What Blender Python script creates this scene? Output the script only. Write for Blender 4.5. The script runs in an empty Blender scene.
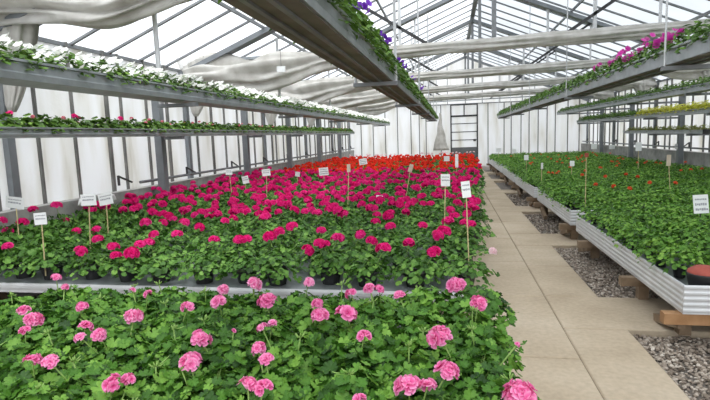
import bpy, math, random
import numpy as np
from mathutils import Matrix, Vector
SC = bpy.context.scene
COL = SC.collection
PI = math.pi
RNG = np.random.default_rng(7)
random.seed(11)

# ------------------------------------------------------------------ helpers
class MB:
    """collects vertices and faces (with a material slot and one float attribute) for ONE mesh"""
    def __init__(s):
        s.v = []; s.f = []; s.m = []; s.a = []; s.n = 0
    def add(s, verts, faces, mat=0, attr=None):
        verts = np.asarray(verts, dtype=float)
        k = len(verts)
        s.v.append(verts)
        s.a.append(np.zeros(k) if attr is None else (np.full(k, attr) if np.isscalar(attr) else np.asarray(attr, float)))
        o = s.n
        s.f += [tuple(i + o for i in f) for f in faces]
        s.m += [mat] * len(faces) if np.isscalar(mat) else list(mat)
        s.n += k
    def box(s, x0, x1, y0, y1, z0, z1, mat=0):
        v = [(x, y, z) for x in (x0, x1) for y in (y0, y1) for z in (z0, z1)]
        s.add(v, [(0,1,3,2),(4,6,7,5),(0,4,5,1),(2,3,7,6),(0,2,6,4),(1,5,7,3)], mat)
    def bar(s, p, q, w, h, mat=0, up=(0,0,1)):
        p = Vector(p); q = Vector(q); d = (q - p).normalized()
        side = d.cross(Vector(up))
        if side.length < 1e-4: side = d.cross(Vector((0,1,0)))
        side.normalize(); u = side.cross(d)
        v = []
        for e in (p, q):
            for a, b in ((-1,-1),(1,-1),(1,1),(-1,1)):
                v.append(e + side*(a*w/2) + u*(b*h/2))
        s.add([tuple(x) for x in v], [(3,2,1,0),(4,5,6,7),(0,1,5,4),(1,2,6,5),(2,3,7,6),(3,0,4,7)], mat)
    def tube(s, pts, r, n=8, mat=0, cap=True):
        pts = [Vector(p) for p in pts]
        rs = r if isinstance(r, (list, tuple)) else [r]*len(pts)
        v = []; f = []
        prev = None
        for i, p in enumerate(pts):
            d = (pts[min(i+1, len(pts)-1)] - pts[max(i-1, 0)]).normalized()
            if prev is None:
                a = d.cross(Vector((0,0,1)))
                if a.length < 1e-3: a = d.cross(Vector((1,0,0)))
            else:
                a = prev - d*prev.dot(d)
            a.normalize(); b = d.cross(a); prev = a
            for k in range(n):
                t = 2*PI*k/n
                v.append(tuple(p + a*(rs[i]*math.cos(t)) + b*(rs[i]*math.sin(t))))
        for i in range(len(pts)-1):
            for k in range(n):
                k2 = (k+1) % n
                f.append((i*n+k, i*n+k2, (i+1)*n+k2, (i+1)*n+k))
        if cap:
            f.append(tuple(range(n-1, -1, -1))); f.append(tuple(range((len(pts)-1)*n, len(pts)*n)))
        s.add(v, f, mat)
    def lathe(s, prof, n=14, mat=0):
        v = []; f = []
        for r, z in prof:
            for k in range(n):
                t = 2*PI*k/n; v.append((r*math.cos(t), r*math.sin(t), z))
        for i in range(len(prof)-1):
            for k in range(n):
                k2 = (k+1) % n
                f.append((i*n+k, i*n+k2, (i+1)*n+k2, (i+1)*n+k))
        s.add(v, f, mat)
    def extrude_y(s, prof, y0, y1, mat=0, closed=True):
        """a profile of (x, z) pairs drawn out along Y"""
        n = len(prof)
        v = [(x, y0, z) for x, z in prof] + [(x, y1, z) for x, z in prof]
        m = n if closed else n-1
        f = [(i, (i+1) % n, n+(i+1) % n, n+i) for i in range(m)]
        if closed: f += [tuple(range(n-1, -1, -1)), tuple(range(n, 2*n))]
        s.add(v, f, mat)
    def mesh(s, name, mats, smooth=False):
        me = bpy.data.meshes.new(name)
        V = np.concatenate(s.v) if s.v else np.zeros((0,3))
        me.from_pydata(V.tolist(), [], s.f)
        for m in mats: me.materials.append(m)
        if len(mats) > 1: me.polygons.foreach_set('material_index', np.array(s.m, dtype=np.int32))
        if smooth: me.polygons.foreach_set('use_smooth', np.ones(len(s.f), dtype=bool))
        at = me.attributes.new('tone', 'FLOAT', 'POINT')
        at.data.foreach_set('value', np.concatenate(s.a).astype(np.float32))
        me.update()
        return me

def link(name, me, parent=None, loc=None, rotz=None):
    o = bpy.data.objects.new(name, me); COL.objects.link(o)
    if parent is not None: o.parent = parent
    if loc is not None: o.location = loc
    if rotz is not None: o.rotation_euler = (0, 0, rotz)
    return o
def build(mb, name, mats, parent=None, smooth=False, loc=None):
    if not isinstance(mats, (list, tuple)): mats = [mats]
    return link(name, mb.mesh(name, mats, smooth), parent, loc)
def tag(o, label=None, cat=None, group=None, kind=None):
    if label: o['label'] = label
    if cat: o['category'] = cat
    if group: o['group'] = group
    if kind: o['kind'] = kind
    return o
def thing(name, loc, label, cat, group=None, rotz=0):
    o = link(name, None, None, loc, rotz)
    o.empty_display_size = .1
    return tag(o, label, cat, group)
ORD = ['first','second','third','fourth','fifth','sixth','seventh','eighth','ninth','tenth','eleventh','twelfth','thirteenth','fourteenth','fifteenth','sixteenth','seventeenth','eighteenth','nineteenth','twentieth','twenty-first','twenty-second','twenty-third','twenty-fourth','twenty-fifth','twenty-sixth','twenty-seventh','twenty-eighth','twenty-ninth','thirtieth']

# ------------------------------------------------------------------ materials
def newmat(name):
    m = bpy.data.materials.new(name); m.use_nodes = True
    nt = m.node_tree; b = nt.nodes['Principled BSDF']
    return m, nt, b
def noise(nt, scale, detail=4, obj=True):
    tc = nt.nodes.new('ShaderNodeTexCoord'); n = nt.nodes.new('ShaderNodeTexNoise')
    n.inputs['Scale'].default_value = scale; n.inputs['Detail'].default_value = detail
    nt.links.new(tc.outputs['Object'], n.inputs['Vector'])
    return n
def ramp(nt, src, stops):
    r = nt.nodes.new('ShaderNodeValToRGB')
    while len(r.color_ramp.elements) < len(stops): r.color_ramp.elements.new(.5)
    for e, (p, c) in zip(r.color_ramp.elements, stops):
        e.position = p; e.color = (*c, 1)
    nt.links.new(src, r.inputs['Fac'])
    return r
def plain(name, c1, c2, scale=6, rough=.6, metal=0, bump=0, detail=5, spec=.5):
    m, nt, b = newmat(name)
    n = noise(nt, scale, detail)
    r = ramp(nt, n.outputs['Fac'], [(.3, c1), (.7, c2)])
    nt.links.new(r.outputs['Color'], b.inputs['Base Color'])
    b.inputs['Roughness'].default_value = rough; b.inputs['Metallic'].default_value = metal
    b.inputs['Specular IOR Level'].default_value = spec
    if bump:
        bp = nt.nodes.new('ShaderNodeBump'); bp.inputs['Strength'].default_value = bump; bp.inputs['Distance'].default_value = .02
        nt.links.new(n.outputs['Fac'], bp.inputs['Height']); nt.links.new(bp.outputs['Normal'], b.inputs['Normal'])
    return m
def leafmat(name, dark, mid, light, rough=.5, trans=.2, spec=.3):
    """leaf green; each leaf has its own tone (attribute) and each plant a small shift"""
    m, nt, b = newmat(name)
    at = nt.nodes.new('ShaderNodeAttribute'); at.attribute_name = 'tone'
    oi = nt.nodes.new('ShaderNodeObjectInfo')
    ad = nt.nodes.new('ShaderNodeMath'); ad.operation = 'MULTIPLY_ADD'
    nt.links.new(oi.outputs['Random'], ad.inputs[0]); ad.inputs[1].default_value = .22
    nt.links.new(at.outputs['Fac'], ad.inputs[2])
    r = ramp(nt, ad.outputs[0], [(.08, dark), (.55, mid), (1.0, light)])
    nt.links.new(r.outputs['Color'], b.inputs['Base Color'])
    b.inputs['Roughness'].default_value = rough; b.inputs['Specular IOR Level'].default_value = spec
    t = nt.nodes.new('ShaderNodeBsdfTranslucent'); nt.links.new(r.outputs['Color'], t.inputs['Color'])
    mx = nt.nodes.new('ShaderNodeMixShader'); mx.inputs[0].default_value = trans
    nt.links.new(b.outputs[0], mx.inputs[1]); nt.links.new(t.outputs[0], mx.inputs[2])
    nt.links.new(mx.outputs[0], nt.nodes['Material Output'].inputs['Surface'])
    return m
petalmat = lambda n, a, b, c: leafmat(n, a, b, c, rough=.55, trans=.3, spec=.2)

M = {}
M['leaf'] = leafmat('geranium_leaf', (.020,.065,.010), (.072,.20,.020), (.21,.41,.06))
M['leaf_deep'] = leafmat('geranium_leaf_deep', (.022,.065,.010), (.075,.19,.026), (.19,.37,.065))
M['leaf_young'] = leafmat('young_leaf', (.03,.09,.012), (.108,.265,.03), (.25,.45,.07))
M['leaf_trough'] = leafmat('trailing_leaf', (.04,.085,.015), (.10,.21,.03), (.22,.36,.07))
M['leaf_lime'] = leafmat('lime_leaf', (.42,.46,.04), (.72,.72,.08), (.9,.86,.2))
M['leaf_sedum'] = leafmat('olive_leaf', (.13,.16,.03), (.24,.28,.06), (.4,.42,.12))
M['stem'] = plain('green_stem', (.17,.30,.06), (.26,.40,.10), 30)
M['pink'] = petalmat('pink_petal', (.66,.05,.24), (.89,.22,.49), (.96,.56,.76))
M['bud'] = petalmat('pink_bud', (.60,.06,.13), (.75,.15,.25), (.8,.3,.4))
M['magenta'] = petalmat('magenta_petal', (.52,.0,.09), (.76,.008,.19), (.88,.07,.36))
M['red'] = petalmat('red_petal', (.60,.012,.005), (.82,.03,.012), (.90,.09,.04))
M['orange'] = petalmat('orange_petal', (.62,.04,.015), (.75,.09,.03), (.85,.2,.08))
M['palepink'] = petalmat('pale_petal', (.75,.4,.45), (.85,.62,.66), (.9,.8,.82))
M['white'] = petalmat('white_petal', (.80,.80,.72), (.90,.90,.86), (.95,.95,.93))
M['purple'] = petalmat('purple_petal', (.07,.01,.25), (.15,.03,.42), (.3,.12,.6))
M['hotpink'] = petalmat('hotpink_petal', (.55,.02,.32), (.78,.07,.48), (.85,.3,.62))
M['dusty'] = petalmat('dusty_petal', (.5,.08,.12), (.65,.18,.22), (.75,.4,.42))
M['pot'] = plain('black_plastic', (.012,.012,.013), (.02,.02,.021), 12, .45)
M['soil'] = plain('potting_soil', (.025,.017,.011), (.06,.042,.028), 60, .95, bump=.6)
M['alu'] = plain('aluminium', (.62,.63,.64), (.74,.75,.76), 5, .5, .35)
M['joint'] = plain('sandy_joint', (.16,.125,.085), (.26,.21,.15), 20, .95)
M['galv'] = plain('galvanised_steel', (.28,.305,.32), (.39,.415,.43), 9, .45, .55)
M['galv_dark'] = plain('weathered_steel', (.17,.18,.19), (.26,.27,.28), 7, .55, .4)
M['under'] = plain('dirty_underside', (.10,.085,.075), (.20,.175,.155), 3.5, .7)
M['rafter'] = plain('grey_steel_paint', (.16,.175,.19), (.23,.245,.26), 4, .5, .2)
M['bar'] = plain('glazing_bar_grey', (.15,.16,.17), (.24,.25,.26), 5, .5, .2)
M['stud'] = plain('wall_stud', (.10,.10,.095), (.20,.195,.185), 4, .6)
M['pipe_white'] = plain('pale_pipe', (.52,.53,.54), (.66,.67,.68), 5, .45, .2)
M['dark'] = plain('dark_metal', (.03,.03,.032), (.07,.07,.072), 6, .5, .3)
M['wood'] = plain('old_wood', (.16,.105,.06), (.30,.215,.14), 8, .75, bump=.3)
M['wood_fresh'] = plain('orange_wood', (.30,.15,.06), (.44,.25,.12), 8, .7, bump=.25)
M['cane'] = plain('bamboo', (.50,.40,.20), (.64,.54,.30), 20, .6)
M['card'] = plain('white_card', (.78,.79,.79), (.86,.87,.87), 10, .45)
M['card_wood'] = plain('pale_wood_tag', (.55,.45,.34), (.68,.58,.46), 20, .6)
M['ink'] = plain('grey_ink', (.30,.30,.33), (.42,.42,.46), 40, .7)
M['kerb'] = plain('old_concrete', (.24,.235,.225), (.42,.41,.39), 5, .9, bump=.4)
M['gravelbase'] = plain('gravel_ground', (.12,.10,.085), (.33,.29,.25), 45, .95, bump=1)
M['stone'] = leafmat('gravel_stone', (.13,.10,.075), (.34,.28,.225), (.62,.55,.47), rough=.85, trans=0)
M['terracotta'] = plain('red_clay', (.30,.055,.04), (.42,.09,.06), 14, .7)
M['rubber'] = plain('grey_rubber', (.10,.105,.11), (.15,.155,.16), 3, .6)
M['plastic'] = plain('white_plastic', (.7,.71,.71), (.84,.85,.85), 12, .4)

def slabs():
    m, nt, b = newmat('concrete_slab')
    n = noise(nt, 1.3, 6); n2 = noise(nt, 26, 3)
    r = ramp(nt, n.outputs['Fac'], [(.25, (.40,.315,.215)), (.5, (.50,.405,.29)), (.75, (.59,.495,.375))])
    r2 = ramp(nt, n2.outputs['Fac'], [(.3, (.88,.88,.88)), (.7, (1.05,1.05,1.05))])
    mx = nt.nodes.new('ShaderNodeMixRGB'); mx.blend_type = 'MULTIPLY'; mx.inputs[0].default_value = 1
    nt.links.new(r.outputs['Color'], mx.inputs[1]); nt.links.new(r2.outputs['Color'], mx.inputs[2])
    nt.links.new(mx.outputs[0], b.inputs['Base Color']); b.inputs['Roughness'].default_value = .85
    bp = nt.nodes.new('ShaderNodeBump'); bp.inputs['Strength'].default_value = .15
    nt.links.new(n2.outputs['Fac'], bp.inputs['Height']); nt.links.new(bp.outputs['Normal'], b.inputs['Normal'])
    return m
M['slab'] = slabs()

def wallmat():
    """translucent white twin-wall sheet, dirty in streaks"""
    m, nt, b = newmat('white_sheet')
    tc = nt.nodes.new('ShaderNodeTexCoord'); mp = nt.nodes.new('ShaderNodeMapping')
    mp.inputs['Scale'].default_value = (2.2, 2.2, .35)
    nt.links.new(tc.outputs['Object'], mp.inputs['Vector'])
    n = nt.nodes.new('ShaderNodeTexNoise'); n.inputs['Scale'].default_value = 1.6; n.inputs['Detail'].default_value = 7
    nt.links.new(mp.outputs[0], n.inputs['Vector'])
    r = ramp(nt, n.outputs['Fac'], [(.22, (.62,.60,.53)), (.4, (.86,.86,.84)), (.58, (.93,.94,.95))])
    nt.links.new(r.outputs['Color'], b.inputs['Base Color']); b.inputs['Roughness'].default_value = .45
    t = nt.nodes.new('ShaderNodeBsdfTranslucent'); nt.links.new(r.outputs['Color'], t.inputs['Color'])
    mx = nt.nodes.new('ShaderNodeMixShader'); mx.inputs[0].default_value = .62
    nt.links.new(b.outputs[0], mx.inputs[1]); nt.links.new(t.outputs[0], mx.inputs[2])
    nt.links.new(mx.outputs[0], nt.nodes['Material Output'].inputs['Surface'])
    v = nt.nodes.new('ShaderNodeTexVoronoi'); v.inputs['Scale'].default_value = 28
    nt.links.new(tc.outputs['Object'], v.inputs['Vector'])
    bp = nt.nodes.new('ShaderNodeBump'); bp.inputs['Strength'].default_value = .25; bp.inputs['Distance'].default_value = .01
    nt.links.new(v.outputs['Distance'], bp.inputs['Height']); nt.links.new(bp.outputs['Normal'], b.inputs['Normal'])
    return m
M['sheet'] = wallmat()

def glassmat(name='roof_glass', c1=(.80,.82,.84), c2=(.92,.94,.96), milk=.22):
    """old greenhouse glass: mostly clear, slightly milky, a little reflective"""
    m, nt, b = newmat(name); nt.nodes.remove(b)
    n = noise(nt, 1.1, 5)
    r = ramp(nt, n.outputs['Fac'], [(.3, c1), (.7, c2)])
    tr = nt.nodes.new('ShaderNodeBsdfTransparent'); nt.links.new(r.outputs['Color'], tr.inputs['Color'])
    tl = nt.nodes.new('ShaderNodeBsdfTranslucent'); tl.inputs['Color'].default_value = (c2[0]*.95, c2[1]*.95, c2[2]*.95, 1)
    gl = nt.nodes.new('ShaderNodeBsdfGlossy'); gl.inputs['Roughness'].default_value = .08
    m1 = nt.nodes.new('ShaderNodeMixShader'); m1.inputs[0].default_value = milk
    nt.links.new(tr.outputs[0], m1.inputs[1]); nt.links.new(tl.outputs[0], m1.inputs[2])
    m2 = nt.nodes.new('ShaderNodeMixShader'); m2.inputs[0].default_value = .05
    nt.links.new(m1.outputs[0], m2.inputs[1]); nt.links.new(gl.outputs[0], m2.inputs[2])
    nt.links.new(m2.outputs[0], nt.nodes['Material Output'].inputs['Surface'])
    return m
M['glass'] = glassmat()
M['glass_grey'] = glassmat('grey_roof_glass', (.32,.34,.36), (.46,.48,.50), .4)  # right slope: panes tinted greyer and milkier than the left

def clothmat():
    m, nt, b = newmat('shade_cloth')
    n = noise(nt, 5, 6)
    r = ramp(nt, n.outputs['Fac'], [(.3, (.52,.50,.46)), (.7, (.74,.725,.69))])
    nt.links.new(r.outputs['Color'], b.inputs['Base Color']); b.inputs['Roughness'].default_value = .8
    t = nt.nodes.new('ShaderNodeBsdfTranslucent'); nt.links.new(r.outputs['Color'], t.inputs['Color'])
    mx = nt.nodes.new('ShaderNodeMixShader'); mx.inputs[0].default_value = .3
    nt.links.new(b.outputs[0], mx.inputs[1]); nt.links.new(t.outputs[0], mx.inputs[2])
    nt.links.new(mx.outputs[0], nt.nodes['Material Output'].inputs['Surface'])
    bp = nt.nodes.new('ShaderNodeBump'); bp.inputs['Strength'].default_value = .35; bp.inputs['Distance'].default_value = .04
    nt.links.new(n.outputs['Fac'], bp.inputs['Height']); nt.links.new(bp.outputs['Normal'], b.inputs['Normal'])
    return m
M['cloth'] = clothmat()

# ------------------------------------------------------------------ plant geometry
def rot_to(n, spin):
    """3x3 matrix taking +Z to n, spun about it"""
    n = Vector(n).normalized()
    q = Vector((0,0,1)).rotation_difference(n)
    return np.array((q.to_matrix() @ Matrix.Rotation(spin, 3, 'Z')))
def leaf_round(k):
    """scalloped kidney leaf of unit radius, k outline points, stalk at the notch"""
    v = [(0,-.15,-.10)]; f = []
    for i in range(k):
        t = -PI/2 + .28 + (2*PI-.56)*i/(k-1)
        r = 1.0 + (.07 if i % 2 else -.06)
        v.append((r*math.cos(t)*1.05, r*math.sin(t)*.92, .10*math.cos(3*t)+.08))
    mid = []
    if k > 10:
        for i in range(k):
            x, y, z = v[1+i]; mid.append((x*.55, y*.55-.06, .03))
        v += mid
        for i in range(k-1):
            f.append((0, 1+k+i, 1+k+i+1)); f.append((1+k+i, 1+i, 2+i, 2+k+i))
    else:
        for i in range(k-1): f.append((0, 1+i, 2+i))
    return np.array(v), f
def leaf_oval():
    v = [(0,-1,0),(.42,-.2,.1),(.3,.55,.06),(0,1,-.05),(-.3,.55,.06),(-.42,-.2,.1),(0,.1,-.04)]
    f = [(6,0,1),(6,1,2),(6,2,3),(6,3,4),(6,4,5),(6,5,0)]
    return np.array(v), f
def leaf_frill(lobes=7):
    """geranium leaf: kidney outline with toothed lobes and a ruffled rim"""
    k = lobes*4+1; v = [(0,-.15,-.12)]; f = []
    for ring in (.55, 1.0):
        for i in range(k):
            u = i/(k-1); t = -PI/2 + .22 + (2*PI-.44)*u
            lob = abs(math.sin(PI*lobes*u)); tooth = .05*(1 if i % 2 else -1)
            r = ring*(.84 + .20*lob + (tooth if ring == 1 else 0))
            v.append((r*math.cos(t)*1.06, r*math.sin(t)*.92-.05*(1-ring), (.16*lob-.02)*ring*ring + .07*math.cos(3*t)*ring))
    for i in range(k-1):
        f.append((0, 1+i, 2+i)); f.append((1+i, 1+k+i, 2+k+i, 2+i))
    return np.array(v), f
LEAF_HI, LEAF_MID, LEAF_LO, LEAF_OV = leaf_frill(7), leaf_round(9), leaf_round(6), leaf_oval()

def foliage(n, R, z0, z1, size, tmpl, seed, stems=0, ry=1.0, tilt=.75):
    rg = np.random.default_rng(seed); mb = MB()
    V, F = tmpl
    for i in range(n):
        u = math.sqrt((i+.5)/n); ph = i*2.39996 + rg.normal(0,.25)
        r = R*u*(1+rg.normal(0,.07))
        zt = z0 + (z1-z0)*math.sqrt(max(.0, 1-.9*u*u))
        z = zt - abs(rg.normal(0,.38))*(z1-z0)*.6 + rg.normal(0,.014)
        nrm = (math.cos(ph)*tilt*u + rg.normal(0,.42), math.sin(ph)*tilt*u + rg.normal(0,.42), 1)
        s = size*rg.uniform(.65,1.12)
        A = rot_to(nrm, rg.uniform(0,2*PI))
        v = (V*s) @ A.T + np.array([r*math.cos(ph), r*math.sin(ph)*ry, z])
        mb.add(v, F, 0, np.clip(rg.normal(.40,.24),0,.85) + .10*np.clip(1-np.hypot(V[:,0],V[:,1]),0,1))
        if stems and i % stems == 0:
            b = np.array([.25*r*math.cos(ph), .25*r*math.sin(ph)*ry, z0-.02])
            mb.tube([tuple(b), tuple((b+v[0])/2+np.array([0,0,.02])), tuple(v[0])], .0028, 4, 1, False)
    return mb
def floret(mb, c, nrm, r, spin, rg, mat=0, double=True, petals=5, lowres=False):
    """one flower: an outer whorl of broad petals, an upright inner whorl when double"""
    A = rot_to(nrm, spin)
    for w in range(2 if double else 1):
        L = r*(1 if w == 0 else .62); lift = .14 if w == 0 else .8
        for p in range(petals):
            t = 2*PI*(p+.5*w)/petals + rg.normal(0,.1)
            wd = L*(.62 if petals <= 5 else .5)
            lf = lift*rg.uniform(.8,1.2)
            if lowres:
                loc = [(0,0,0),(L*.7,-wd*.8,L*lf*.6),(L,0,L*lf*.75),(L*.7,wd*.8,L*lf*.6)]
                ff = [(0,1,2,3)]; tn = [.1,.5,.62,.5]
            else:
                loc = [(0,0,0),(L*.45,-wd*.6,L*lf*.5),(L*.48,0,L*lf*.38),(L*.45,wd*.6,L*lf*.5),(L*.88,-wd*.72,L*lf*.72),(L*.98,0,L*lf*.78),(L*.88,wd*.72,L*lf*.72)]
                ff = [(0,1,2),(0,2,3),(1,4,5,2),(2,5,6,3)]; tn = [.02,.3,.25,.3,.62,.72,.62]
            loc = np.array(loc)
            ct, st = math.cos(t), math.sin(t)
            Rz = np.array([[ct,-st,0],[st,ct,0],[0,0,1]])
            v = (loc @ Rz.T) @ A.T + np.array(c)
            mb.add(v, ff, mat, np.array(tn) + rg.normal(0,.07))
def flower_head(R, nf, rf, seed, double=True, lowres=False, flat=.7, petals=5, loose=.16):
    """umbel of florets over a flattened dome, centred on the origin"""
    rg = np.random.default_rng(seed); mb = MB()
    for i in range(nf):
        u = math.sqrt((i+.3)/nf); ph = i*2.39996 + rg.normal(0,.2)
        th = u*1.35
        d = np.array([math.sin(th)*math.cos(ph), math.sin(th)*math.sin(ph), math.cos(th)])
        c = d*np.array([R,R,R*flat])*.62*rg.uniform(1-loose,1+.6*loose)
        floret(mb, c, d, rf*rg.uniform(.85,1.15), rg.uniform(0,6), rg, 0, double, petals, lowres)
    return mb
def trumpet(mb, c, nrm, r, spin, rg, mat=0):
    A = rot_to(nrm, spin); k = 10
    v = [(0,0,-r*.45)]
    for i in range(k):
        t = 2*PI*i/k; q = r*(1.05 if i % 2 else .9)
        v.append((q*math.cos(t), q*math.sin(t), r*(.06 if i % 2 else -.05)))
    mb.add(np.array(v) @ A.T + np.array(c), [(0,1+i,1+(i+1) % k) for i in range(k)], mat, np.array([.15]+[.6]*k)+rg.normal(0,.1))
def pot_mesh(r=.06, h=.10):
    mb = MB()
    mb.lathe([(0,0),(r*.74,0),(r*.95,h*.86),(r*1.05,h*.86),(r*1.06,h),(r*.96,h),(r*.93,h*.88),(0,h*.88)], 12)
    return mb.mesh('pot', [M['pot']], False)
SKY = 2.0; SUN = 5.0
PINK = [(-2.57, 2.863, 0.76, 0.039), (-2.365, 2.692, 0.76, 0.032), (-2.212, 2.225, 0.76, 0.044), (-2.084, 2.146, 0.76, 0.046), (-1.975, 1.979, 0.76, 0.027), (-1.954, 2.326, 0.76, 0.036), (-1.701, 2.043, 0.76, 0.044), (-1.588, 1.979, 0.76, 0.039), (-1.629, 1.916, 0.76, 0.034), (-1.664, 1.684, 0.76, 0.036), (-1.576, 1.678, 0.76, 0.036), (-1.876, 2.661, 0.76, 0.023), (-1.698, 2.543, 0.76, 0.032), (-1.57, 2.219, 0.76, 0.048), (-1.347, 2.35, 0.76, 0.037), (-1.228, 2.467, 0.76, 0.048), (-1.304, 2.68, 0.76, 0.037), (-0.984, 2.097, 0.76, 0.016), (-1.074, 1.959, 0.76, 0.054), (-1.011, 1.745, 0.76, 0.048), (-1.218, 1.563, 0.76, 0.043), (-1.182, 1.607, 0.76, 0.032), (-1.169, 2.812, 0.76, 0.047), (-0.84, 2.854, 0.76, 0.039), (-0.983, 2.537, 0.76, 0.055), (-0.55, 2.694, 0.76, 0.045), (-0.456, 2.738, 0.76, 0.04), (-0.402, 2.761, 0.76, 0.038), (-0.275, 2.647, 0.76, 0.036), (0.026, 2.887, 0.76, 0.068), (0.128, 2.54, 0.76, 0.05), (-0.686, 2.468, 0.76, 0.044), (-0.626, 2.286, 0.76, 0.054), (-0.506, 2.324, 0.76, 0.055), (-0.859, 2.133, 0.76, 0.033), (-0.834, 2.2, 0.76, 0.026), (-0.374, 2.065, 0.76, 0.036), (-0.049, 2.081, 0.76, 0.057), (-0.785, 1.893, 0.76, 0.041), (-0.717, 1.804, 0.76, 0.039), (-0.702, 1.584, 0.76, 0.042), (-0.647, 1.583, 0.76, 0.039), (-0.301, 1.558, 0.76, 0.026), (-0.152, 1.669, 0.76, 0.046), (-0.087, 1.676, 0.76, 0.043), (-0.019, 1.808, 0.76, 0.053), (0.214, 1.655, 0.76, 0.055), (0.258, 2.069, 0.76, 0.01)]
MAG = [(-3.06, 3.71), (-2.62, 3.55), (-2.87, 3.87), (-2.55, 3.65), (-2.65, 4.04), (-2.68, 3.96), (-2.83, 4.42), (-3.81, 4.58), (-3.27, 4.19), (-3.66, 4.69), (-4.49, 5.24), (-4.28, 5.5), (-4.12, 5.66), (-3.99, 6.08), (-3.37, 5.12), (-3.92, 3.85), (-4.64, 4.58), (-5.01, 5.16), (-5.44, 5.31), (-5.91, 6.29), (-5.88, 6.71), (-2.6, 4.44), (-2.89, 5.11), (-2.55, 4.81), (-3.42, 5.71), (-3.14, 5.11), (-3.21, 5.99), (-2.09, 4.18), (-2.78, 5.64), (-2.96, 6.3), (-2.45, 5.19), (-2.43, 5.37), (-1.86, 4.19), (-1.79, 4.21), (-2.08, 5.43), (-1.62, 4.33), (-1.61, 4.57), (-1.57, 4.84), (-2.12, 6.34), (-2.06, 5.85), (-1.5, 5.51), (-1.21, 4.62), (-1.08, 4.05), (-1.11, 3.8), (-1.02, 3.99), (-1.87, 6.64), (-1.39, 5.81), (-0.97, 4.26), (-1.11, 5.61), (-0.96, 5.53), (-0.8, 4.42), (-0.66, 4.16), (-0.52, 3.87), (-0.76, 5.12), (-0.58, 4.84), (-0.34, 4.08), (-0.27, 4.88), (-0.11, 4.42), (-0.06, 4.61), (-0.13, 3.76), (-0.03, 5.13), (0.13, 5.04), (0.19, 4.93), (0.25, 5.69), (-0.79, 6.33), (-0.64, 6.51), (-0.45, 6.05), (-0.18, 5.83)]
ORANGE = [(3.13, 8.84), (3.45, 8.71), (4.77, 11.35), (3.29, 10.48), (3.31, 9.92), (2.82, 10.11), (2.46, 8.38), (4.73, 13.71), (4.97, 13.69), (4.11, 13.63), (3.35, 12.36), (2.52, 10.55), (2.08, 11.16), (1.4, 11.92), (4.51, 11.15), (6.11, 13.62), (2.78, 12.79), (2.58, 8.04), (3.24, 16.23), (2.28, 8.67)]
SIGNS = [('L1', -4.49, 4.54, -4.47, 1.06, 0.196, 0.116, 8), ('L2', -3.44, 3.72, -3.42, 1.0, 0.124, 0.102, -4), ('L3', -3.43, 4.27, -3.38, 1.09, 0.176, 0.109, -3), ('L4', -3.63, 4.82, -3.61, 1.03, 0.189, 0.123, -10), ('L5', -3.49, 7.74, -3.52, 1.1, 0.121, 0.091, 0), ('L6', -3.56, 8.44, -3.54, 0.91, 0.116, 0.132, -10), ('L7', -2.89, 7.69, -2.87, 1.08, 0.136, 0.106, -5), ('L8', -3.06, 9.92, -3.04, 0.88, 0.097, 0.097, 10), ('L9', -2.48, 9.83, -2.47, 0.93, 0.193, 0.154, -4), ('L10', -1.44, 7.01, -1.4, 1.16, 0.048, 0.11, 0), ('L11', -2.31, 13.52, -2.3, 0.92, 0.212, 0.159, -8), ('L12', -0.97, 6.88, -0.96, 0.74, 0.094, 0.094, 5), ('L13', -0.68, 7.49, -0.57, 1.11, 0.059, 0.118, 18), ('L14', -0.07, 5.1, -0.05, 1.14, 0.09, 0.12, 0), ('L15', 0.14, 4.14, 0.12, 1.15, 0.069, 0.13, -6), ('L16', -0.12, 14.38, -0.1, 0.9, 0.155, 0.141, 0), ('L17', 0.13, 11.62, 0.14, 0.98, 0.068, 0.296, 0), ('R1', 1.81, 12.87, 1.8, 0.95, 0.101, 0.126, 0), ('R2', 1.57, 10.77, 1.58, 0.88, 0.042, 0.127, 0), ('R4', 2.59, 11.77, 2.6, 0.85, 0.092, 0.115, 0), ('R5', 1.86, 7.58, 1.86, 1.23, 0.052, 0.059, 0), ('R6', 4.08, 12.22, 4.07, 1.16, 0.12, 0.192, 0), ('R7', 3.27, 8.4, 3.22, 1.08, 0.058, 0.165, 0), ('R8', 2.43, 5.52, 2.42, 0.82, 0.13, 0.184, -4), ('R9', 2.32, 19.67, 2.32, 0.86, 0.154, 0.154, 0), ('R10', 1.74, 20.0, 1.74, 0.9, 0.196, 0.157, 0), ('R11', 5.27, 20.38, 5.26, 0.92, 0.2, 0.2, 0), ('R12', 5.79, 20.03, 5.78, 0.89, 0.196, 0.157, 0), ('R13', 7.35, 18.23, 7.34, 0.92, 0.214, 0.179, 0)]
PURPLE = [(-0.6, 3.74, 2.55), (-0.6, 3.64, 2.47), (-0.6, 4.78, 2.5), (-0.6, 5.16, 2.54), (-0.6, 6.49, 2.5), (-0.6, 6.91, 2.5), (-0.6, 8.79, 2.54), (-0.6, 11.23, 2.6)]
R1P = [(2.05, 6.15, 2.46), (2.05, 6.04, 2.54), (2.05, 5.67, 2.46), (2.05, 6.46, 2.44), (2.05, 5.5, 2.49), (2.05, 5.39, 2.45), (2.05, 7.93, 2.49), (2.05, 6.66, 2.45), (2.05, 6.81, 2.52), (2.05, 7.2, 2.46)]
LOW = [(-4.2, 4.31, 1.92), (-4.2, 5.18, 1.96), (-4.2, 6.0, 1.91), (-4.2, 5.23, 1.92), (-4.2, 4.57, 1.94), (-4.2, 4.98, 1.93), (-4.2, 6.96, 1.95), (-4.2, 7.86, 1.99)]

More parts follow.
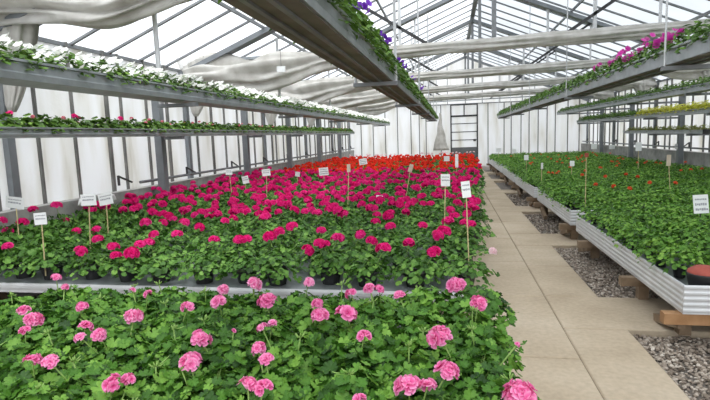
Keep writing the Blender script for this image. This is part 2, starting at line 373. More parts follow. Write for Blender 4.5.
# ------------------------------------------------------------------ camera, sky, light
cam = bpy.data.cameras.new('camera'); cam.sensor_width = 36; cam.lens = 510/710*36; cam.clip_start = .05; cam.clip_end = 400
co = bpy.data.objects.new('camera', cam); COL.objects.link(co); SC.camera = co
RM = ((0.98275626, -0.01136866, -0.18455597), (0.18161614, -0.12808717, 0.97499192), (-0.03472360, -0.99169775, -0.12381374))
mw = Matrix.Identity(4)
for i in range(3):
    mw[i][0] = RM[i][0]; mw[i][1] = -RM[i][1]; mw[i][2] = -RM[i][2]
mw[2][3] = 1.6
co.matrix_world = mw
SC.view_settings.view_transform = 'Standard'; SC.view_settings.look = 'None'
SC.view_settings.gamma = 1; SC.view_settings.use_curve_mapping = False
SC.view_settings.exposure = 0.0
SC.cycles.max_bounces = 10; SC.cycles.diffuse_bounces = 5; SC.cycles.transparent_max_bounces = 12
SC.cycles.sample_clamp_indirect = 8

w = bpy.data.worlds.new('overcast_sky'); SC.world = w; w.use_nodes = True
bg = w.node_tree.nodes['Background']; bg.inputs['Color'].default_value = (.93,.965,1,1); bg.inputs['Strength'].default_value = SKY
sl = bpy.data.lights.new('sun_through_cloud', 'SUN'); sl.energy = SUN; sl.angle = math.radians(50); sl.color = (1,.98,.95)
so = bpy.data.objects.new('sun_through_cloud', sl); COL.objects.link(so); so.rotation_euler = (math.radians(22), math.radians(18), 0); so.location = (0,5,30)

# ------------------------------------------------------------------ the setting
XL, XR, XM, YB, YF, ZE, ZR = -4.9, 6.15, .73, 25.0, -2.4, 2.94, 5.24
PATH_L, JOINT, PATH_R = -.35, .885, 1.38
mb = MB(); mb.box(-30, 30, -12, 60, -.3, -.06)
tag(build(mb, 'floor', M['gravelbase']), kind='structure')
mb = MB()
def slab(x0, x1, y0, y1, rg=random):
    z = rg.uniform(-.003, .003); c = .008
    x0 += .0035; x1 -= .0035; y0 += .008; y1 -= .008
    v = [(x0,y0,-.06),(x1,y0,-.06),(x1,y1,-.06),(x0,y1,-.06),(x0,y0,z-c),(x1,y0,z-c),(x1,y1,z-c),(x0,y1,z-c),(x0+c,y0+c,z),(x1-c,y0+c,z),(x1-c,y1-c,z),(x0+c,y1-c,z)]
    mb.add(v, [(3,2,1,0),(0,1,5,4),(1,2,6,5),(2,3,7,6),(3,0,4,7),(4,5,9,8),(5,6,10,9),(6,7,11,10),(7,4,8,11),(8,9,10,11)])
y = -2.0
ys = [-1.9,-.52,.86,2.25,3.63,5.02,6.4,7.8,9.2,10.6,12,13.4,14.8,16.2,17.6,19,20.4,21.8,23.2,24.6]
for a, b in zip(ys, ys[1:]): slab(PATH_L, JOINT, a, b)
CROSS = [(1.0,1.8),(4.22,5.06),(7.35,8.2),(10.45,11.25),(13.75,14.5),(17.1,17.85),(20.4,21.2)]
prev = -1.9
for a, b in CROSS:
    n = max(1, round((a-prev)/1.2))
    for i in range(n): slab(JOINT, PATH_R, prev+(a-prev)*i/n, prev+(a-prev)*(i+1)/n)
    slab(JOINT, 3.3, a, b); prev = b
slab(JOINT, PATH_R, 21.2, 22.9); slab(JOINT, PATH_R, 22.9, 24.6)
mb.box(PATH_L, JOINT, -1.9, 24.6, -.06, -.012, 1); mb.box(JOINT, PATH_R, -1.9, 24.6, -.06, -.012, 1)
tag(build(mb, 'floor_path', [M['slab'], M['joint']]), kind='structure')

# gravel under the benches
mb = MB()
ico = bpy.data.meshes.new('tmp'); import bmesh
bmm = bmesh.new(); bmesh.ops.create_icosphere(bmm, subdivisions=1, radius=1); bmm.to_mesh(ico); bmm.free()
IV = np.array([v.co[:] for v in ico.vertices]); IF = [tuple(p.vertices) for p in ico.polygons]; bpy.data.meshes.remove(ico)
rg = np.random.default_rng(5)
def stones(n, x0, x1, y0, y1, r0, r1):
    for i in range(n):
        r = rg.uniform(r0, r1); x = rg.uniform(x0, x1); yy = rg.uniform(y0, y1)
        s = np.array([rg.uniform(.8,1.4), rg.uniform(.7,1.1), rg.uniform(.45,.8)])*r
        A = rot_to((rg.normal(0,.4), rg.normal(0,.4), 1), rg.uniform(0,6))
        mb.add((IV*(1+rg.normal(0,.12,(len(IV),1)))*s) @ A.T + np.array([x, yy, -.052+r*rg.uniform(.3,1.0)]), IF, 0, float(np.clip(rg.normal(.5,.26),0,1)))
stones(4200, 1.39, 2.5, 2.5, 4.2, .008, .018)
stones(3600, 1.39, 2.2, 5.08, 7.33, .008, .018)
stones(900, 1.39, 2.1, 8.25, 10.4, .012, .022)
stones(500, 1.39, 2.1, 11.3, 13.7, .016, .028)
tag(build(mb, 'gravel', M['stone']), 'grey gravel lying between the concrete slabs under the raised benches', 'gravel', kind='stuff')

def wall(name, x, face):
    mb = MB()
    mb.box(x-.008, x+.008, YF, YB, .0, ZE)
    o = tag(build(mb, name, M['sheet']), kind='structure')
    y = YF+.2; i = 0
    while y < YB-.1:
        s = MB(); wd = .03 if i % 3 else .055
        x2 = x + face*.045
        s.box(min(x,x2)+.009*(face > 0), max(x,x2)-.009*(face < 0), y-wd/2, y+wd/2, .0, ZE)
        build(s, 'stud', M['stud'], o)
        y += (.66, .62, .70, .33)[i % 4]; i += 1
    return o
wall('wall_left', XL, 1); wall('wall_right', XR, -1)
for nm, a, b in (('baseboard_left', XL+.06, XL+.22), ('baseboard_right', XR-.26, XR-.06)):
    mb = MB(); mb.box(a, b, YF, YB-.05, -.06, .92)
    tag(build(mb, nm, M['kerb']), kind='structure')
# end wall: sheets either side of the door, above it and in the gable
mb = MB()
D0, D1, DH = .05, 1.27, 2.38
mb.box(XL, D0, YB-.008, YB+.008, 0, ZE); mb.box(D1, XR, YB-.008, YB+.008, 0, ZE); mb.box(D0, D1, YB-.008, YB+.008, DH, ZE)
mb.add([(XL,YB,ZE),(XR,YB,ZE),(XM,YB,ZR)], [(0,1,2)])
wb = tag(build(mb, 'wall_back', M['sheet']), kind='structure')
for x in (-4.3,-3.7,-3.1,-2.5,-1.85,-1.45,-1.13,-.42,1.76,2.49,2.81,3.25,3.61,4.01,4.4,4.76,5.3,5.8):
    s = MB(); s.box(x-.018, x+.018, YB-.05, YB-.009, 0, ZE); build(s, 'stud', M['stud'], wb)
for x in (-3.2,-2,-.9,-.1,.73,1.5,2.3,3.3,4.5):
    s = MB(); s.box(x-.015, x+.015, YB-.05, YB-.009, ZE, ZR-.425*abs(x-XM)); build(s, 'stud', M['bar'], wb)
for z in (ZE, 3.75, 4.4):
    h = (ZR-z)/.425; s = MB(); s.box(max(XL,XM-h), min(XR,XM+h), YB-.06, YB-.009, z-.02, z+.02); build(s, 'rail', M['bar'], wb)
mb = MB()
mb.box(D0-.03, D0+.03, YB-.07, YB-.01, 0, DH+.55); mb.box(D1-.03, D1+.03, YB-.07, YB-.01, 0, DH+.55); mb.box(D0, D1, YB-.07, YB-.01, DH-.04, DH+.04)
mb.box(D0, D1, YB-.07, YB-.01, DH+.50, DH+.55); mb.box(.64, .69, YB-.07, YB-.01, DH+.04, DH+.5)
d = tag(build(mb, 'door_1', M['dark']), kind='structure')
s = MB(); s.box(D0+.03, D1-.03, YB-.035, YB-.015, .9, DH-.04); build(s, 'door_pane', M['sheet'], d)
s = MB(); s.box(D0+.03, D1-.03, YB-.06, YB-.02, .02, .9); build(s, 'door_panel', M['rubber'], d)
for z in (1.25, 1.63, 2.02):
    s = MB(); s.box(D0+.03, D1-.03, YB-.06, YB-.036, z-.018, z+.018); build(s, 'door_rail', M['dark'], d)
s = MB(); s.box(1.08, 1.2, YB-.12, YB-.06, 1.18, 1.28); build(s, 'door_latch', M['dark'], d)

# glass roof: panes, glazing bars, purlins
k = (ZR-ZE)/(XM-XL)
def roof(name, x0, sgn):
    mb = MB()
    # one sheet per slope, sagging a hair between the bars
    mb.add([(x0,YF,ZE),(x0,YB,ZE),(XM,YB,ZR),(XM,YF,ZR)], [(0,1,2,3)])
    o = tag(build(mb, name, M['glass' if sgn > 0 else 'glass_grey']), kind='structure')
    y = YF+.1
    s = MB()
    while y < YB:
        s.bar((x0,y,ZE-.02), (XM,y,ZR-.02), .032, .045, up=(0,1,0)); y += .765
    build(s, 'glazing_bar', M['bar'], o)
    for t in (.3,.62):
        s = MB(); x = x0+(XM-x0)*t; z = ZE+(ZR-ZE)*t-.075
        s.box(x-.018, x+.018, YF, YB, z-.025, z+.025); build(s, 'purlin', M['bar'], o)
    s = MB(); s.box(x0-.03, x0+.03, YF, YB, ZE-.06, ZE-.01); build(s, 'eaves_gutter', M['galv_dark'], o)
roof('ceiling_left', XL, 1); roof('ceiling_right', XR, -1)
mb = MB(); mb.box(XM-.06, XM+.06, YF, YB, ZR-.09, ZR+.02); tag(build(mb, 'trim_1', M['bar']), kind='structure')

TY = [.95, 4.95, 8.95, 13.0, 17.0, 21.0, 24.8]
for Y in TY:
    o = link('roof_truss', None, None, (XM, Y, ZE)); tag(o, kind='structure'); T0 = 3.05-ZE
    o['category'] = 'roof truss'
    o['label'] = 'grey steel roof truss carrying the glass roof'
    X = XL-XM; X2 = XR-XM; H = ZR-ZE-.17
    s = MB(); s.bar((X,0,-.12), (0,0,H), .085, .23, up=(0,1,0)); build(s, 'rafter', M['rafter'], o)
    s = MB(); s.bar((X2,0,-.12), (0,0,H), .085, .23, up=(0,1,0)); build(s, 'rafter', M['rafter'], o)
    s = MB(); s.bar((X,0,T0), (X2,0,T0+.1), .05, .05); build(s, 'tie_bar', M['galv'], o)
    s = MB(); s.bar((0,0,T0+.05), (0,0,H), .07, .07); build(s, 'king_post', M['galv_dark'], o)
    for a in (-1, 1):
        s = MB(); s.bar((1.1*a,0,T0+.06), (2.5*a,0,H-.425*2.5), .05, .05, up=(0,1,0)); build(s, 'strut', M['dark'], o)
        s = MB(); s.bar((2.5*a,0,T0+.06), (2.5*a,0,H-.425*2.5), .035, .035); build(s, 'strut', M['pipe_white'], o)
        s = MB(); s.bar((1.55*a,0,T0+.06), (1.55*a,0,H-.425*1.55), .05, .05); build(s, 'strut', M['pipe_white'], o)
    s = MB(); s.bar((X+.03,0,-ZE+.8), (X+.03,0,-.05), .1, .1); build(s, 'column', M['rafter'], o)
    s = MB(); s.bar((X2-.03,0,-ZE+.8), (X2-.03,0,-.05), .1, .1); build(s, 'column', M['rafter'], o)

# ------------------------------------------------------------------ bundled shade curtains
def bundle(mb, path, rx, rz, seed, k=44, folds=(2,4,9), amp=(.16,.13,.08), cross='xz', am=None):
    """cloth rolled along a path; folds run lengthwise. rx, rz: half thickness along the path"""
    rg = np.random.default_rng(seed); ph = rg.uniform(0,6,6)
    n = len(path); v = []; f = []
    for i, (x, y, z) in enumerate(path):
        s = i/6
        for j in range(k):
            a = 2*PI*j/k
            A_ = 1 if am is None else am[i]
            r = 1 + A_*amp[0]*(1.6*abs(math.sin(.5*folds[0]*2*a+ph[0]+.9*math.sin(s*.8+ph[3])))-1) + A_*amp[1]*(1.6*abs(math.sin(folds[1]*a+ph[1]-.5*math.sin(s*.5)-s*.15))-1) + A_*amp[2]*math.sin(folds[2]*a+ph[2]+s*1.1) + .07*(A_-1)*math.sin(2*a+s*2.6+math.sin(s))
            c, q = math.cos(a)*r, math.sin(a)*r
            if cross == 'yz': v.append((x + .02*math.sin(5*a+s), y+c*rx[i], z+q*rz[i]))
            else: v.append((x+c*rx[i], y+q*rz[i], z))
    for i in range(n-1):
        for j in range(k):
            j2 = (j+1) % k; f.append((i*k+j, i*k+j2, (i+1)*k+j2, (i+1)*k+j))
    f.append(tuple(range(k-1,-1,-1))); f.append(tuple(range((n-1)*k, n*k)))
    mb.add(v, f)
sm = lambda a, b, x: (lambda t: t*t*(3-2*t))(min(1, max(0, (x-a)/(b-a))))
NAMES = {4.95:'bundled off-white shade curtain nearest the camera, sagging at the upper left corner',
 8.95:'long off-white shade curtain bundled along the first full roof beam in view',
 13.0:'off-white shade curtain bundled along the second full roof beam in view',
 17.0:'off-white shade curtain bundled along the third full roof beam in view',
 21.0:'off-white shade curtain bundled along the fourth roof beam, near the end wall'}
for q, Y in enumerate((4.95, 8.95, 13.0, 17.0, 21.0)):
    o = thing('shade_curtain', (XM, Y, 3.05), NAMES[Y], 'shade curtain', 'shade curtains along the roof beams')
    rg = np.random.default_rng(40+q)
    mb = MB(); path = []; rx = []; rz = []; am = []
    N = 150
    for i in range(N+1):
        x = XL+.1 + (XR-XL-.2)*i/N
        L = 1-sm(-3.9, -.9, x); R = sm(3.6, 5.6, x)
        lump = .5+.5*math.sin(x*2.1+q*1.7)
        hz = .085 + .20*L*(.6+.6*lump) + .17*R*(.7+.4*lump)
        hy = .085 + .09*L + .07*R
        sag = (.10*math.sin(x*2.6+q*2.3)+.06*math.sin(x*5.1+q))*L
        zt = .08 + .018*(x-XM)
        hz = .10 + .20*L*(.75+.35*lump) + .17*R*(.7+.4*lump); sag = 0
        if Y < 5:
            hz = .09 + .035*L; sag = .15-.12*math.exp(-((x+3.5)/.55)**2) + .06*sm(-3.2,-2,x)
        path.append((x-XM, -.02, zt-hz+sag-.0)); rx.append(hy); rz.append(hz); am.append(1+1.3*L+1.1*R)
    bundle(mb, path, rx, rz, 60+q, cross='yz', am=am)
    build(mb, 'cloth_roll', M['cloth'], o, True)
    for side in (-1, 1):
        mb = MB(); path = []; rx = []; rz = []
        top = (.10 if side < 0 else .2); bot = (-1.05 if Y < 5 else -1.05 + .08*math.sin(q*2))
        if side > 0: bot = -.7
        xw = (XL+(.22 if Y < 5 else .36)) if side < 0 else XR-.5
        for i in range(17):
            t = i/16
            path.append((xw-XM + side*(.10*t), .05*math.sin(3*t+q), top+(bot-top)*t))
            rx.append(.34*(1-t)**.8+.035); rz.append(.035+.11*(1-t)**.7)
        bundle(mb, path, rx, rz, 80+q*2+side, folds=(5,8,13), amp=(.2,.15,.08))
        build(mb, 'hanging_end', M['cloth'], o, True)
# loose sheeting by the door
mb = MB(); path = [(-.45+.02*math.sin(i), 24.75, 2.55-1.75*i/14) for i in range(15)]
bundle(mb, path, [.04+.30*(i/14)**1.5 for i in range(15)], [.05+.06*i/14 for i in range(15)], 99, folds=(5,8,13), amp=(.2,.15,.08))
tag(build(mb, 'plastic_sheet', M['cloth'], None, True), 'gathered pale plastic sheet hanging on the end wall beside the door', 'plastic sheet')

# ------------------------------------------------------------------ troughs
def trough(name, x0, x1, z0, z1, ya, yb, label, brackets=(), hang=(), under=None, mat='galv', rods=None, rr=.016):
    xc = (x0+x1)/2
    o = thing(name, (xc, ya, z0), label, 'flower trough', 'flower troughs')
    a, b, h, L, t = x0-xc, x1-xc, z1-z0, yb-ya, .012
    mb = MB()
    prof = [(a,0),(b,0),(b+.004,h*.32),(b,h*.4),(b,h-.02),(b+.018,h-.016),(b+.018,h),(b-t,h),(b-t,t),(a+t,t),(a+t,h),(a-.018,h),(a-.018,h-.016),(a,h-.02)]
    mb.extrude_y(prof, 0, L)
    mb.box(a, b, -.006, .006, 0, h-.01); mb.box(a, b, L-.006, L+.006, 0, h-.01)
    build(mb, 'channel', M[mat], o)
    mb = MB(); mb.box(a+t+.002, b-t-.002, .01, L-.01, t+.002, h-.03); build(mb, 'soil', M['soil'], o)
    if under:
        mb = MB(); mb.box(a+.012, b-.012, .02, L-.02, -.008, -.001); build(mb, 'underside_board', M['under'], o)
        for q in (.33, .66):
            mb = MB(); x = a+(b-a)*q; mb.box(x-.012, x+.012, .02, L-.02, -.022, -.009); build(mb, 'underside_rail', M['galv_dark'], o)
    for y, x2 in brackets:     # arm from a post (or wall) under the trough
        mb = MB(); lo, hi = min(a, x2-xc), max(b, x2-xc)
        if x2 < xc: hi = b-.01
        else: lo = a+.01
        mb.box(lo, hi, y-ya-.035, y-ya+.035, -.05, -.003); build(mb, 'bracket', M['galv_dark'], o)
    for y, zt in hang:
        mb = MB(); mb.box(a-.07, b+.07, y-ya+.165, y-ya+.235, -.06, -.023); build(mb, 'bracket', M['galv_dark'], o)
        for x in (rods or (a-.05, b+.05)):
            mb = MB(); mb.tube([(x, y-ya+.2, -.05), (x, y-ya+.2, zt(x+xc)-z0)], rr, 6); build(mb, 'hanger_rod', M['pipe_white'], o)
    return o
zroof = lambda x: ZR-.425*abs(x-XM)-.2
PY = (3.9, 7.33, 10.75, 13.85, 17.2, 20.6)
T_W = trough('hanging_trough', -3.04, -2.73, 2.04, 2.17, .6, 23.8, 'hanging steel trough of white petunias over the magenta geraniums, left side', [], [(y, zroof) for y in TY[1:6]], rods=(-.19,), rr=.026)
T_L = trough('shelf_trough', -4.32, -4.04, 1.70, 1.80, 1.2, 21.8, 'lower steel trough of small red geraniums on posts along the left wall', [(y, -4.36) for y in PY])
T_C = trough('hanging_trough', -.875, -.57, 2.15, 2.27, 1.0, 22.0, 'wide hanging trough of purple petunias overhead, its dirty brown underside in view', [], [(y, zroof) for y in TY[1:6]], True)
T_R = trough('hanging_trough', 1.96, 2.26, 2.15, 2.29, 2.5, 22.4, 'hanging trough of pink petunias over the green bench, nearest the path', [], [(y, zroof) for y in TY[1:6]], True, rods=(-.2,), rr=.009)
RY = (4.2, 7.6, 11.0, 14.3, 17.9, 21.2)
T_2 = trough('shelf_trough', 4.45, 4.75, 2.20, 2.32, 3.2, 23.0, 'topmost steel trough of green plants on brackets along the right wall', [(y, 5.7) for y in RY])
T_3 = trough('shelf_trough', 4.85, 5.13, 1.81, 1.91, 4.0, 21.3, 'middle steel trough of yellow flowers on brackets along the right wall', [(y, 5.7) for y in RY])
T_4 = trough('shelf_trough', 5.0, 5.26, 1.41, 1.49, 11.45, 16.3, 'short lowest steel trough along the right wall with a dark end cap', [(y, 5.7) for y in (12.2, 14.3)])
mb = MB(); mb.box(-.14, .14, -.03, -.008, -.01, .085); build(mb, 'end_cap', M['dark'], T_4)
def post(x, y, label):
    o = thing('trough_post', (x, y, 0), label, 'post', 'posts carrying the wall troughs')
    mb = MB(); mb.box(-.06, .06, -.06, .06, -.06, 2.33); build(mb, 'column', M['rafter'], o)
    mb = MB(); mb.box(-.08, .08, -.08, .08, 2.33, 2.36); build(mb, 'cap_plate', M['galv_dark'], o)
for i, y in enumerate(PY): post(-4.45, y, f'grey steel post carrying the left wall troughs, {ORD[max(0,i-1)]} one in view along the wall' if i else 'grey steel post by the near end of the left wall troughs, at the frame edge')
for i, y in enumerate(RY): post(5.74, y, f'grey steel post carrying the right wall troughs, {ORD[5-i]} from the end wall')

# ------------------------------------------------------------------ benches
def corrugated(mb, p, q, z0, z1, nrm, ribs=5):
    """ribbed edge strip from p to q (x, y), ribs facing nrm"""
    prof = [(0, z0)]
    n = ribs*4
    for i in range(n+1):
        z = z0+(z1-z0)*i/n
        prof.append((.010 + (.005 if (i//2) % 2 else 0), z))
    prof.append((0, z1))
    v = []
    for e in (p, q):
        for d, z in prof: v.append((e[0]+nrm[0]*d, e[1]+nrm[1]*d, z))
    m = len(prof)
    f = [(i, (i+1) % m, m+(i+1) % m, m+i) for i in range(m)]
    f += [tuple(range(m-1,-1,-1)), tuple(range(m, 2*m))]
    mb.add(v, f)
def bench(name, x0, x1, y0, y1, top, floorz, rim0, label, legs, rimsides='lnrf', wood='wood', fresh=True):
    """table tray: floor at floorz, ribbed rim from rim0 up to top; origin at its near corner on the ground"""
    o = thing(name, (x0, y0, 0), label, 'plant bench', 'raised plant benches')
    W, L = x1-x0, y1-y0
    mb = MB(); mb.box(0.002, W-.002, 0.002, L-.002, floorz-.025, floorz); build(mb, 'tray', M['galv'], o)
    for s in rimsides:
        mb = MB()
        if s == 'l': corrugated(mb, (0,L), (0,0), rim0, top, (-1,0), 5 if fresh else 1)
        if s == 'r': corrugated(mb, (W,0), (W,L), rim0, top, (1,0), 5 if fresh else 1)
        if s == 'n': corrugated(mb, (-.012,0), (W+.012,0), rim0, top, (0,-1), 5 if fresh else 1)
        if s == 'f': corrugated(mb, (W+.012,L), (-.012,L), rim0, top, (0,1), 5 if fresh else 1)
        build(mb, 'rim', M['alu'], o)
    for (y, diag) in legs:
        yy = y-y0
        mb = MB(); mb.box(-.13 if fresh else -.05, W+.05, yy-.04, yy+.04, rim0-.085, rim0-.004); build(mb, 'cross_beam', M['wood_fresh' if diag == 2 else wood], o)
        for x in (.05, W/2, W-.1):
            mb = MB(); mb.box(x, x+.085, yy+.045+.1*(diag == 2), yy+.13+.1*(diag == 2), 0, rim0-.006); build(mb, 'leg', M[wood], o)
        if diag:
            mb = MB(); mb.bar((.01, yy+.02+.45*(1 if diag != 3 else -1), .02), (.01, yy+.02, rim0-.1), .05, .07); build(mb, 'brace', M[wood], o)
    if fresh:
        mb = MB(); mb.box(.10, .17, .12, L-.1, rim0-.095, rim0-.006); build(mb, 'rail', M[wood], o)
    return o
BX = 1.66
bench('bench', BX, 5.85, 3.95, 7.15, .45, .37, .235, 'near section of the raised bench on the right, its ribbed aluminium corner in view', [(3.99, 2), (4.95, 0), (6.55, 1)])
for i, (a, b) in enumerate(((7.55,10.35),(10.7,13.7),(14.0,16.9),(17.3,20.1),(20.4,23.0))):
    bench('bench', BX-.0+.01*(i == 0), 5.85, a, b, .46, .38, .245, f'{ORD[i+1]} section of the ribbed aluminium bench along the path, counted from the near corner', [(a+.15, 1), (b-.35, 3)])
bench('bench', -4.62, .12, 3.66, 21.6, .45, .45, .37, 'long low bench carrying the magenta and red geraniums', [(4.2,0),(7.3,0),(10.4,0),(13.5,0),(16.6,0),(19.7,0),(21.2,0)], fresh=False)
bench('bench', -2.85, .21, 1.35, 3.04, .45, .45, .37, 'front bench carrying the double pink geraniums nearest the camera', [(1.6,0),(2.8,0)], fresh=False)
# heating pipe and small fittings on the left kerb
for nm, x, lab in (('heating_pipe', XL+.33, 'dark heating pipe running along the foot of the left wall'), ('heating_pipe', XR-.33, 'dark heating pipe running along the foot of the right wall')):
    o = thing(nm, (x, 2.0, 1.03), lab, 'pipe')
    mb = MB(); mb.tube([(0,4.9,0),(0,22.4,0)], .022, 8); build(mb, 'pipe', M['galv_dark'], o)
    for i in range(2,12):
        mb = MB(); mb.tube([(0,.6+i*1.9,.0),(0,.6+i*1.9,.14)], .018, 6); mb.tube([(0,.6+i*1.9,.13),(0,.9+i*1.9,.02)], .014, 6); build(mb, 'valve', M['dark'], o)

# ------------------------------------------------------------------ plants
cp = lambda me, name, parent, loc=(0,0,0), rz=0: link(name, me, parent, loc, rz)
POT = pot_mesh(.062, .10); POT_S = pot_mesh(.055, .09)

# --- double pink geraniums on the front bench
FOL = [foliage(190, .19, .07, .25, .0295, LEAF_HI, 100+i, 8).mesh('foliage', [M['leaf'], M['stem']], True) for i in range(5)]
HEAD = {}
def pink_head(r, i):
    r = max(.02, min(.062, r)); key = (round(r, 2), i % 5)
    if key not in HEAD:
        rr = key[0]; nf = 3 if rr < .03 else 6 if rr < .045 else 9
        HEAD[key] = flower_head(rr*1.05, nf, max(.018, rr*.60), 200+int(rr*1000)+7*(i % 5), loose=.38, flat=.6).mesh('flower_head', [M['pink']], True)
    return HEAD[key]
BUDS = []
for i in range(3):
    rg = np.random.default_rng(300+i); mb = MB()
    for j in range(9):
        d = np.array([rg.normal(0,.012), rg.normal(0,.012), rg.uniform(0,.014)])
        mb.tube([tuple(d*.2), tuple(d), tuple(d*1.5+np.array([0,0,.006]))], [.001,.0035,.0015], 5, 0)
    BUDS.append(mb.mesh('bud_cluster', [M['stem']], True))
def stem_mesh(h, dx, dy):
    mb = MB(); mb.tube([(0,0,0),(dx*.35,dy*.35,h*.55),(dx,dy,h)], .0032, 6); return mb.mesh('flower_stem', [M['stem']], True)
plants = []
rows = [1.50,1.77,2.04,2.31,2.58,2.84]; cols = [.12-.27*i for i in range(11)]
taken = {}
for r, y in enumerate(rows):
    for c, x in enumerate(cols):
        if x/y < -1.22: continue
        px, py = x+random.uniform(-.03,.03)+(.03 if r % 2 else -.02), y+random.uniform(-.03,.03)
        plants.append((px, py, r, c))
heads_of = {i: [] for i in range(len(plants))}
for k_, (x, y, z, rad) in enumerate(PINK):
    i = min(range(len(plants)), key=lambda q: (plants[q][0]-x)**2+(plants[q][1]-y)**2)
    heads_of[i].append((x, y, z, rad))
NUM = ['no open flowers','one pink flower head','two pink flower heads','three pink flower heads','four pink flower heads','five pink flower heads']
for i, (x, y, r, c) in enumerate(plants):
    hs = heads_of[i]
    t = thing('pink_geranium', (x, y, .45), f'geranium with {NUM[min(5,len(hs))]}, {ORD[r]} row of the front bench, {ORD[c]} from the path', 'geranium', 'double pink geraniums on the front bench')
    cp(POT, 'pot', t); cp(FOL[i % 5], 'foliage', t, (0,0,random.uniform(-.012,.012)+(.03 if r == 5 and c < 2 else -.035 if r == 5 else -.015 if r == 4 else 0)), random.uniform(0,6))
    for j, (hx, hy, hz, rad) in enumerate(hs):
        dz = random.uniform(-.012,.012); lz = hz-.45-.02+dz
        if rad < .012: me = None
        h = link('flower_head', pink_head(rad, i+j), t, (hx-x, hy-y, lz)); h.rotation_euler = (random.uniform(-.1,.55), random.uniform(-.35,.35), random.uniform(0,6))
        if rad < .02: h.scale = (.6,.6,.7)
        s = link('flower_stem', stem_mesh(lz-.1, (hx-x)*.55, (hy-y)*.55), t, ((hx-x)*.45, (hy-y)*.45, .1))
        lz2 = 0
    if i % 2 == 0 or not hs:
        bx, by = random.uniform(-.08,.08), random.uniform(-.1,.06); bz = random.uniform(.25,.29)
        b = cp(BUDS[i % 3], 'bud_cluster', t, (bx, by, bz), random.uniform(0,6))
        link('bud_stem', stem_mesh(bz-.1, bx*.4, by*.4), t, (bx*.6, by*.6, .1))

# --- magenta geraniums, then red ones, on the long bench
FOLM = [foliage(160, .215, .07, .215, .028, LEAF_MID, 400+i, 0).mesh('foliage', [M['leaf_deep']], True) for i in range(5)]
FOLR = [foliage(55, .235, .07, .20, .046, LEAF_LO, 420+i, 0).mesh('foliage', [M['leaf_deep']], True) for i in range(4)]
HM = [flower_head(R, 13, R*.48, 440+i, True, True, .7).mesh('flower_head', [M['magenta']], True) for i, R in enumerate((.064,.070,.076,.066))]
HR = [flower_head(R, 10, R*.52, 450+i, False, True, .7).mesh('flower_head', [M['red']], True) for i, R in enumerate((.055,.062,.068))]
HP = [flower_head(.055, 9, .028, 460, False, True).mesh('flower_head', [M['palepink']], True)]
NC = 14
xs = [.09-.353*i for i in range(NC)]
mag = []
for r in range(23):
    for c in range(NC):
        mag.append((xs[c]-(.17 if r % 2 else 0)*(c < 13)+random.uniform(-.05,.05)+.02*r*(1-c/13), 3.80+.371*r+random.uniform(-.03,.05), r, c))
mh = {i: [] for i in range(len(mag))}
for x, y in MAG:
    z = .74
    if x < -4.5:
        q = 4.5/-x; z = 1.6-(1.6-z)*q; x *= q; y *= q
    if y < 3.76: q = 3.76/y; z = 1.6-.86*q; x *= q; y = 3.76
    i = min(range(len(mag)), key=lambda q: (mag[q][0]-x)**2+(mag[q][1]-y)**2)
    mh[i].append((x, y, z))
for i, (x, y, r, c) in enumerate(mag):
    hs = mh[i]
    if y > 5.6:
        n = np.random.default_rng(i).choice([1,2,3,4], p=[.3,.38,.22,.1])
        hs = [(x+random.uniform(-.15,.15), y+random.uniform(-.16,.16), .70+random.uniform(0,.09)) for _ in range(n)]
    if r < 5: lab = f'magenta geranium, {ORD[r]} row from the front edge of the long bench, {ORD[c]} from the path'
    else: lab = 'magenta geranium in the dense block before the red ones on the long bench'
    t = thing('magenta_geranium', (x, y, .45), lab, 'geranium', 'magenta geraniums on the long bench')
    if r < 2 or c == 0:
        p = cp(POT, 'pot', t); p.scale = (1.45,1.45,1.1)
    f = cp(FOLM[i % 5], 'foliage', t, (0,0,random.uniform(-.02,.02)), random.uniform(0,6))
    if r == 0: f.scale = (1,.9,1)
    if c > 9: f.scale = (1,1,1+.16*(c-9))
    for j, (hx, hy, hz) in enumerate(hs):
        if c > 9 and y > 5.6: hz += .03*(c-9)
        h = link('flower_head', HM[(i+j) % 4], t, (hx-x, hy-y, hz-.45-.02)); h.rotation_euler = (random.uniform(-.1,.5), random.uniform(-.3,.3), random.uniform(0,6))
        if y < 6.5: link('flower_stem', stem_mesh(hz-.45-.03-.08, (hx-x)*.5, (hy-y)*.5), t, ((hx-x)*.5, (hy-y)*.5, .08))
o_ = min((o for o in COL.objects if o.name.startswith('magenta_geranium')), key=lambda o: (o.location.x-.25)**2+(o.location.y-4.2)**2)
h = link('flower_head', HP[0], o_, (.33-o_.location.x, 4.2-o_.location.y, .185)); link('flower_stem', stem_mesh(.12, (.33-o_.location.x)*.7, (4.2-o_.location.y)*.7), o_, ((.33-o_.location.x)*.3, (4.2-o_.location.y)*.3, .075)); h.scale = (.8,.8,.8); h['label'] = 'faded pale pink flower head'; h.rotation_euler = (.5,.4,0)
